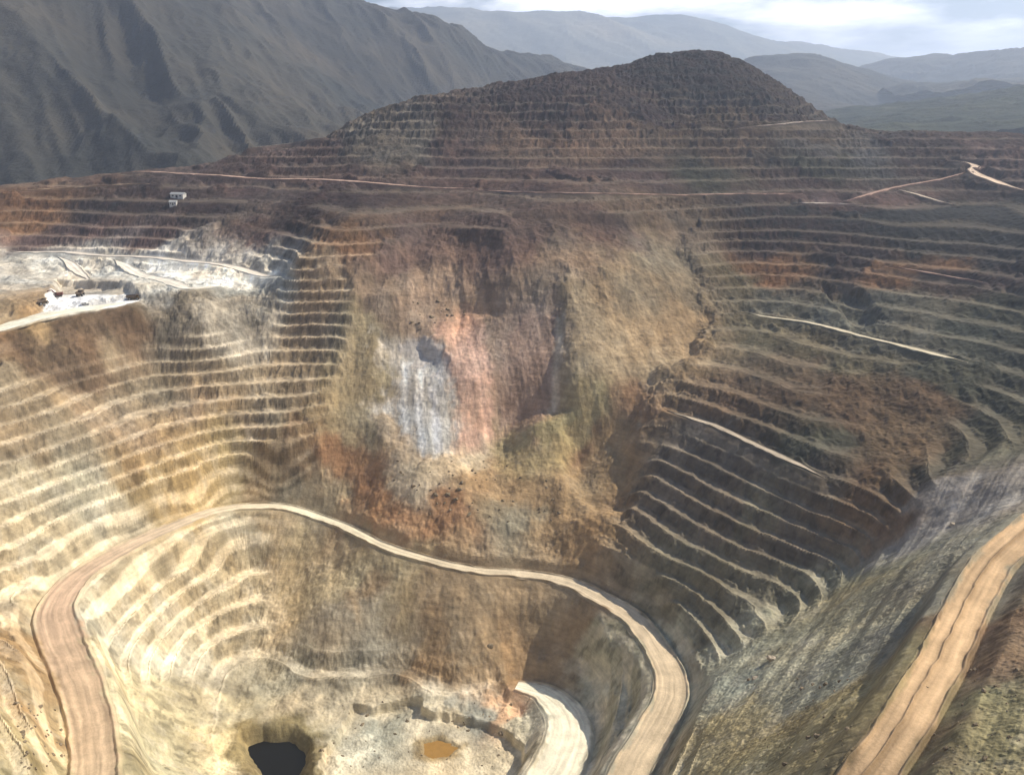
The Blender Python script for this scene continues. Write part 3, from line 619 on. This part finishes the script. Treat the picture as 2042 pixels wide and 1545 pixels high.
def make_truck():
    t = thing('haul_truck', '', 'truck')
    part('chassis', lambda b: (bx(b, -3.6, 3.8, -1.0, 1.0, 1.0, 1.7), bx(b, 3.4, 4.3, -1.7, 1.7, .7, 1.5), bx(b, 1.7, 3.9, -1.6, 1.6, 1.65, 2.2)), M_YEL, t)
    def bed(b):
        bx(b, -4.2, 1.6, -1.95, 1.95, 2.05, 2.35); bx(b, -4.4, 1.7, -2.0, -1.82, 2.3, 3.5, .04, (-.2, .1, -.15)); bx(b, -4.4, 1.7, 1.82, 2.0, 2.3, 3.5, .04, (-.2, .1, -.15))
        bx(b, 1.5, 1.75, -1.95, 1.95, 2.3, 3.7); bx(b, 1.7, 4.2, -1.9, 1.9, 3.62, 3.78)
    part('dump_bed', bed, M_BED, t)
    c = part('cab', lambda b: bx(b, 2.0, 3.6, .2, 1.6, 2.2, 3.5, .08, (0, -.2, .06)), M_YEL, t)
    part('windscreen', lambda b: bx(b, 3.44, 3.58, .35, 1.45, 2.6, 3.3, .02, (-.1, -.1, 0)), M_GLS, c)
    part('grille', lambda b: [bx(b, 4.28, 4.36, -.9, .9, .85 + .12 * i, .9 + .12 * i, 0) for i in range(5)], M_DARK, t)
    for y in (-1.4, 1.4): part('headlight', lambda b: bx(b, 4.3, 4.38, y - .18, y + .18, 1.0, 1.25, .02), M_GLS, t)
    for y in (-1.65, 1.65): wheel(t, 2.7, y, 1.0, .7); wheel(t, -2.3, y, 1.05, 1.0)
    return t
def make_excavator():
    t = thing('excavator', '', 'excavator')
    for y in (-1.5, 1.5):
        k = part('track', lambda b: (bx(b, -2.2, 2.2, y - .35, y + .35, .05, 1.0, .3), cyl(b, (-2.1, y, .52), .5, .7), cyl(b, (2.1, y, .52), .5, .7)), M_DARK, t)
    h = part('upper_house', lambda b: (cyl(b, (0, 0, 1.15), 1.1, .4, 'z'), bx(b, -3.0, 1.6, -1.5, 1.5, 1.35, 2.8, .12), bx(b, -3.2, -2.4, -1.5, 1.5, 1.4, 3.1, .15)), M_RED, t)
    part('exhaust', lambda b: cyl(b, (-1.8, .8, 3.2), .1, .9, 'z', 10), M_DARK, h)
    c = part('cab', lambda b: bx(b, .3, 2.0, .55, 1.5, 1.5, 3.5, .1), M_RED, t)
    part('window', lambda b: (bx(b, 1.96, 2.03, .65, 1.4, 2.3, 3.3, 0), bx(b, .5, 1.8, 1.47, 1.53, 2.4, 3.3, 0)), M_GLS, c)
    part('boom', lambda b: (beam(b, (1.2, -.2, 1.9), (3.6, -.2, 5.0), .55, .8), beam(b, (3.5, -.2, 4.95), (6.2, -.2, 4.4), .5, .6)), M_RED, t)
    part('stick', lambda b: beam(b, (6.1, -.2, 4.8), (7.0, -.2, 1.6), .4, .5), M_RED, t)
    part('bucket', lambda b: (bx(b, 6.0, 7.2, -.9, .5, .35, 1.7, .12, (.3, -.1, 0)), [bx(b, 5.8, 6.1, -.85 + .32 * i, -.72 + .32 * i, .3, .45, 0) for i in range(5)]), M_DARK, t)
    part('hydraulic_ram', lambda b: beam(b, (1.8, -.2, 1.7), (3.3, -.2, 3.9), .2, .2), M_RIM, t)
    return t
def make_pickup():
    t = thing('pickup_truck', '', 'truck')
    part('body', lambda b: (bx(b, -2.7, 2.7, -.95, .95, .5, 1.05, .1), bx(b, .7, 2.65, -.9, .9, 1.0, 1.2, .08), bx(b, -2.7, -.7, -.95, -.85, 1.0, 1.4, .02), bx(b, -2.7, -.7, .85, .95, 1.0, 1.4, .02), bx(b, -2.7, -2.6, -.95, .95, 1.0, 1.4, .02)), M_WHT, t)
    c = part('cab', lambda b: bx(b, -.7, 1.1, -.88, .88, 1.04, 1.85, .08, (.15, -.55, .12)), M_WHT, t)
    part('window', lambda b: (bx(b, -.3, .45, -.90, .90, 1.3, 1.68, 0, (.05, -.2, .06)), bx(b, .55, .92, -.72, .72, 1.25, 1.7, 0, (-.1, -.28, .05))), M_GLS, c)
    for x in (-1.7, 1.75):
        for y in (-.85, .85): wheel(t, x, y, .4, .28)
    return t
def put(o, u, v, deg, label, s=1.0, sink=.0):
    p = at_real(u, v); o.location = (p.x, p.y, p.z - sink); o.rotation_euler = (0, 0, R(deg)); o.scale = (s,) * 3; o['label'] = label
g = 'haul trucks on the bright loading platform'
tk = make_truck(); tk['group'] = g; put(tk, 84, 606, 65, 'dark haul truck on the outer edge of the bright platform, lowest of the three')
t2 = copy_tree(tk); put(t2, 161, 590, 100, 'haul truck seen from behind in the middle of the white platform')
t3 = copy_tree(tk); put(t3, 266, 598, 20, 'haul truck parked at the far end of the white platform')
put(make_excavator(), 116, 590, 200, 'rust red excavator digging at the dark cut behind the white platform')
put(make_pickup(), 171, 607, 10, 'small pale pickup truck standing on the white platform')
def make_shed(w, d, h, name, label, cat, doors=2):
    t = thing(name, label, cat)
    def walls(b): bx(b, -w / 2, w / 2, -d / 2, d / 2, -2, h, .03)
    wl_ = part('wall', walls, M_WHT, t)
    def roof(b):
        e = .4; A = [(-w / 2 - e, -d / 2 - e, h), (w / 2 + e, -d / 2 - e, h), (w / 2 + e, 0, h + d * .22), (-w / 2 - e, 0, h + d * .22), (-w / 2 - e, d / 2 + e, h), (w / 2 + e, d / 2 + e, h)]
        v = [b.verts.new(p) for p in A] + [b.verts.new((p[0], p[1], p[2] + .15)) for p in A]
        for f in ((0, 1, 2, 3), (3, 2, 5, 4), (6, 9, 8, 7), (9, 10, 11, 8), (0, 6, 7, 1), (4, 5, 11, 10), (0, 3, 9, 6), (3, 4, 10, 9), (1, 7, 8, 2), (2, 8, 11, 5)): b.faces.new([v[i] for i in f])
        b.faces.new([v[i] for i in (0, 4, 3)]); b.faces.new([v[i] for i in (1, 2, 5)])
    part('roof', roof, M_ROOF, t)
    part('door', lambda b: bx(b, -w * .08, w * .08, -d / 2 - .08, -d / 2 - .003, 0, h * .75, 0), M_DARK, t)
    for x in (-.3, .3): part('window', lambda b: bx(b, w * x - w * .07, w * x + w * .07, -d / 2 - .06, -d / 2 - .003, h * .4, h * .75, 0), M_GLS, t)
    return t
put(make_shed(13, 6, 3.4, 'site_shed', '', 'shed'), 356, 394, -12, 'long white site shed on a dark bench, the higher of two')
put(make_shed(6, 5, 3.0, 'site_shed', '', 'shed'), 346, 408, 8, 'small cream site shed below the long white one on the dark benches')
def make_boulder(name, seed, mat, sz):
    bm = bmesh.new(); bmesh.ops.create_icosphere(bm, subdivisions=3, radius=1); r = random.Random(seed)
    pl = [(Vector((r.gauss(0, 1), r.gauss(0, 1), r.gauss(0, 1))).normalized(), r.uniform(.5, .85)) for _ in range(12)]
    for v in bm.verts:
        for n, d in pl:
            k = v.co.dot(n)
            if k > d: v.co -= n * (k - d)
        v.co = Vector((v.co.x * 1.25, v.co.y, v.co.z * .8)) * (1 + r.uniform(-.03, .03))
    me = bpy.data.meshes.new(name); bm.to_mesh(me); bm.free(); return me
BM = [make_boulder('boulder', k, None, 1) for k in range(5)]
for m in BM: m.materials.append(M_BLD)
BP = [make_boulder('boulder', 20 + k, None, 1) for k in range(3)]
for m in BP: m.materials.append(M_BLD2)
def boulder(u, v, s, label, group=None, pale=False):
    o = link('boulder', rnd.choice(BP if pale else BM), None, label=label, category='boulder')
    p = at_real(u, v); o.location = p - Vector((0, 0, s * .15)); o.rotation_euler = (rnd.uniform(-.3, .3), rnd.uniform(-.3, .3), rnd.uniform(0, 6.28)); o.scale = (s,) * 3
    if group: o['group'] = group
def scatter(n, box, s0, s1, label, group, pale=False):
    for _ in range(n):
        boulder(rnd.uniform(box[0], box[2]), rnd.uniform(box[1], box[3]), s0 + (s1 - s0) * rnd.random() ** 3, label, group, pale)
boulder(978, 1285, 1.9, 'single dark boulder lying alone on the brown talus fan below the ring road')
boulder(1543, 1312, 2.4, 'pale pink boulder on the grey green flank, larger of two in the ravine', pale=True)
boulder(1508, 1350, 1.6, 'pale cream boulder lower on the grey green flank beside the ravine', pale=True)
boulder(1902, 1045, 1.9, 'pale boulder resting above the two lane ramp on the right flank', pale=True)
scatter(56, (780, 915, 1120, 1040), .7, 1.9, 'brown boulder strewn over the rusty slide debris above the ring road', 'boulders on the slide debris')
scatter(20, (820, 600, 930, 660), .8, 2.0, 'boulder caught below the scarp at the head of the white scree', 'boulders above the white scree')
scatter(40, (640, 1395, 1040, 1530), .5, 1.8, 'boulder scattered over the cream coloured pit floor', 'boulders on the pit floor')
scatter(46, (30, 1400, 130, 1530), .5, 1.3, 'brown boulder on the slope outside the left bend of the ring road', 'boulders on the near left slope')
scatter(60, (1480, 1340, 1700, 1530), .3, 1.1, 'boulder on the olive slope above the foot of the ramp', 'boulders beside the ramp')
scatter(60, (1850, 1330, 2042, 1545), .25, .9, 'dark boulder among scrub on the bank right of the ramp', 'boulders right of the ramp')

# ------------------------------------------------------------------ mountains behind
def mountain(name, ctrl, x0, x1, y0, y1, nx, ny, col, amp, sc_, seed, smooth=.002, shear=0.):
    P = [np.array(p, float) if len(p) == 4 else py(*p) for p in ctrl]; P = [p[:3] for p in P]
    f = TPS([(p[0] / 5, p[1] / 5, p[2]) for p in P], smooth)
    xs = np.linspace(x0, x1, nx); ys = np.geomspace(y0, y1, ny); X, Yy = np.meshgrid(xs, ys)
    X = X * (Yy / y1 * .6 + .4) if shear else X
    Z = f(X / 5, Yy / 5)
    rg = fbm(X * 1.0 + Yy * .55, Yy * .45 - X * .25, sc_, 5, seed, ridged=True)
    if seed == 51: rg = fbm(X * .85 + Yy * .5, (X * .5 - Yy * .85) * .24, 150, 5, seed, ridged=True, gain=.45)
    Z = Z + amp * rg + amp * .28 * fbm(X, Yy, sc_ * .3, 4, seed + 1)
    Z = np.maximum(Z, -320)
    v = fbm(X, Yy, sc_ * .6, 4, seed + 2)
    cc = np.array(col) * (1 + .35 * rg[..., None] * .6) * (1 + .3 * v[..., None]) * np.stack((1 + .12 * v, np.ones_like(v), 1 - .12 * v), -1)
    link(name, grid_mesh(name, X, Yy, Z + CAMZ, np.clip(cc, .02, .8), smooth=False), M_MTN, kind='structure')
mountain('mountain', [(480, 30, 2600), (600, 50, 2750), (700, 60, 2900), (800, 60, 3000), (880, 66, 3100), (960, 94, 3300), (1030, 118, 3450), (1100, 134, 3600), (1250, 180, 3900),
                      (-200, 450, 1250), (22, 400, 1230), (200, 380, 1250), (400, 350, 1300), (700, 270, 1900), (200, 150, 1650), (22, 150, 1550), (22, -100, 1950), (300, -80, 2300), (600, 150, 2300), (900, 150, 2900),
                      (1000, 220, 2900), (-300, 200, 1500), (-400, -200, 2000), (1200, 230, 3300), (-1000, 4200, 200, 1), (-200, 4500, -100, 1), (700, 4500, -300, 1), (-3000, 3000, 900, 1), (-3000, 1500, 400, 1), (1200, 3600, -300, 1), (0, 1700, -190, 1), (400, 2500, -260, 1)],
         -2600, 1300, 1180, 4600, 560, 460, (.046, .044, .037), 30, 300, 51)
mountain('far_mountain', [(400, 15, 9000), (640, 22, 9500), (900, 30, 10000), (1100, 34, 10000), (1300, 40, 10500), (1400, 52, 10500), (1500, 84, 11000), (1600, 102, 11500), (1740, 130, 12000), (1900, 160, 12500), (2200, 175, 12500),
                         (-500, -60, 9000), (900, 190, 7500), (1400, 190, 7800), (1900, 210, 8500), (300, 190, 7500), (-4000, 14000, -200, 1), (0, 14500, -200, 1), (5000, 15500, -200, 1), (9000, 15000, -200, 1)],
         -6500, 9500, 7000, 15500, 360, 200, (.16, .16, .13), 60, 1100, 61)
mountain('hill', [(1460, 150, 4200), (1510, 122, 4300), (1560, 110, 4400), (1620, 126, 4500), (1680, 150, 4700), (1740, 175, 4800), (1400, 200, 3800), (1600, 190, 3400), (1550, 240, 2900), (1700, 220, 3400),
                  (800, 5600, -250, 1), (1500, 5800, -250, 1), (2200, 5600, -250, 1), (300, 3500, -260, 1), (1850, 200, 4600)], 300, 2900, 2600, 6000, 220, 200, (.05, .05, .045), 16, 300, 71)
mountain('hill', [(1690, 152, 6200), (1780, 127, 6000), (1860, 122, 5800), (1940, 115, 5700), (1985, 101, 5600), (2042, 100, 5500), (2200, 85, 5200), (2500, 60, 5000), (1750, 200, 4300), (1900, 180, 4300), (2042, 170, 4000), (2300, 180, 3800),
                  (2500, 7500, -250, 1), (3500, 7500, -250, 1), (5000, 7500, -250, 1), (1800, 5000, -200, 1)], 1500, 6000, 3300, 7800, 220, 200, (.06, .06, .055), 30, 420, 81)
mountain('hill', [(1700, 215, 2600), (1780, 212, 2500), (1860, 205, 2500), (1940, 190, 2400), (2042, 178, 2300), (2200, 170, 2300), (1750, 250, 1900), (1900, 250, 1800), (2100, 240, 1700), (1650, 250, 2400),
                  (700, 3200, -240, 1), (1600, 3300, -240, 1), (2500, 3200, -200, 1)], 600, 2700, 1550, 3400, 260, 200, (.035, .042, .025), 9, 160, 91)

# ------------------------------------------------------------------ haze
hz = bpy.data.materials.new('air'); hz.use_nodes = True; hz.node_tree.nodes.clear()
ho = hz.node_tree.nodes.new('ShaderNodeOutputMaterial'); hv = hz.node_tree.nodes.new('ShaderNodeVolumePrincipled')
hv.inputs['Color'].default_value = (.66, .78, 1.0, 1); hv.inputs['Density'].default_value = 1.3e-4; hv.inputs['Anisotropy'].default_value = .4
hz.node_tree.links.new(hv.outputs[0], ho.inputs['Volume'])
bm = bpy.data.meshes.new('haze'); S = 21000.
X0, X1, Y0, Y1, Zb, Zt = -S, S, -S, S, CAMZ - 340, CAMZ + 1150
vv = [(x, y, z) for z in (Zb, Zt) for y in (Y0, Y1) for x in (X0, X1)]
bm.from_pydata(vv, [], [(0, 2, 3, 1), (4, 5, 7, 6), (0, 1, 5, 4), (2, 6, 7, 3), (0, 4, 6, 2), (1, 3, 7, 5)]); bm.update()
link('haze', bm, hz, kind='stuff')
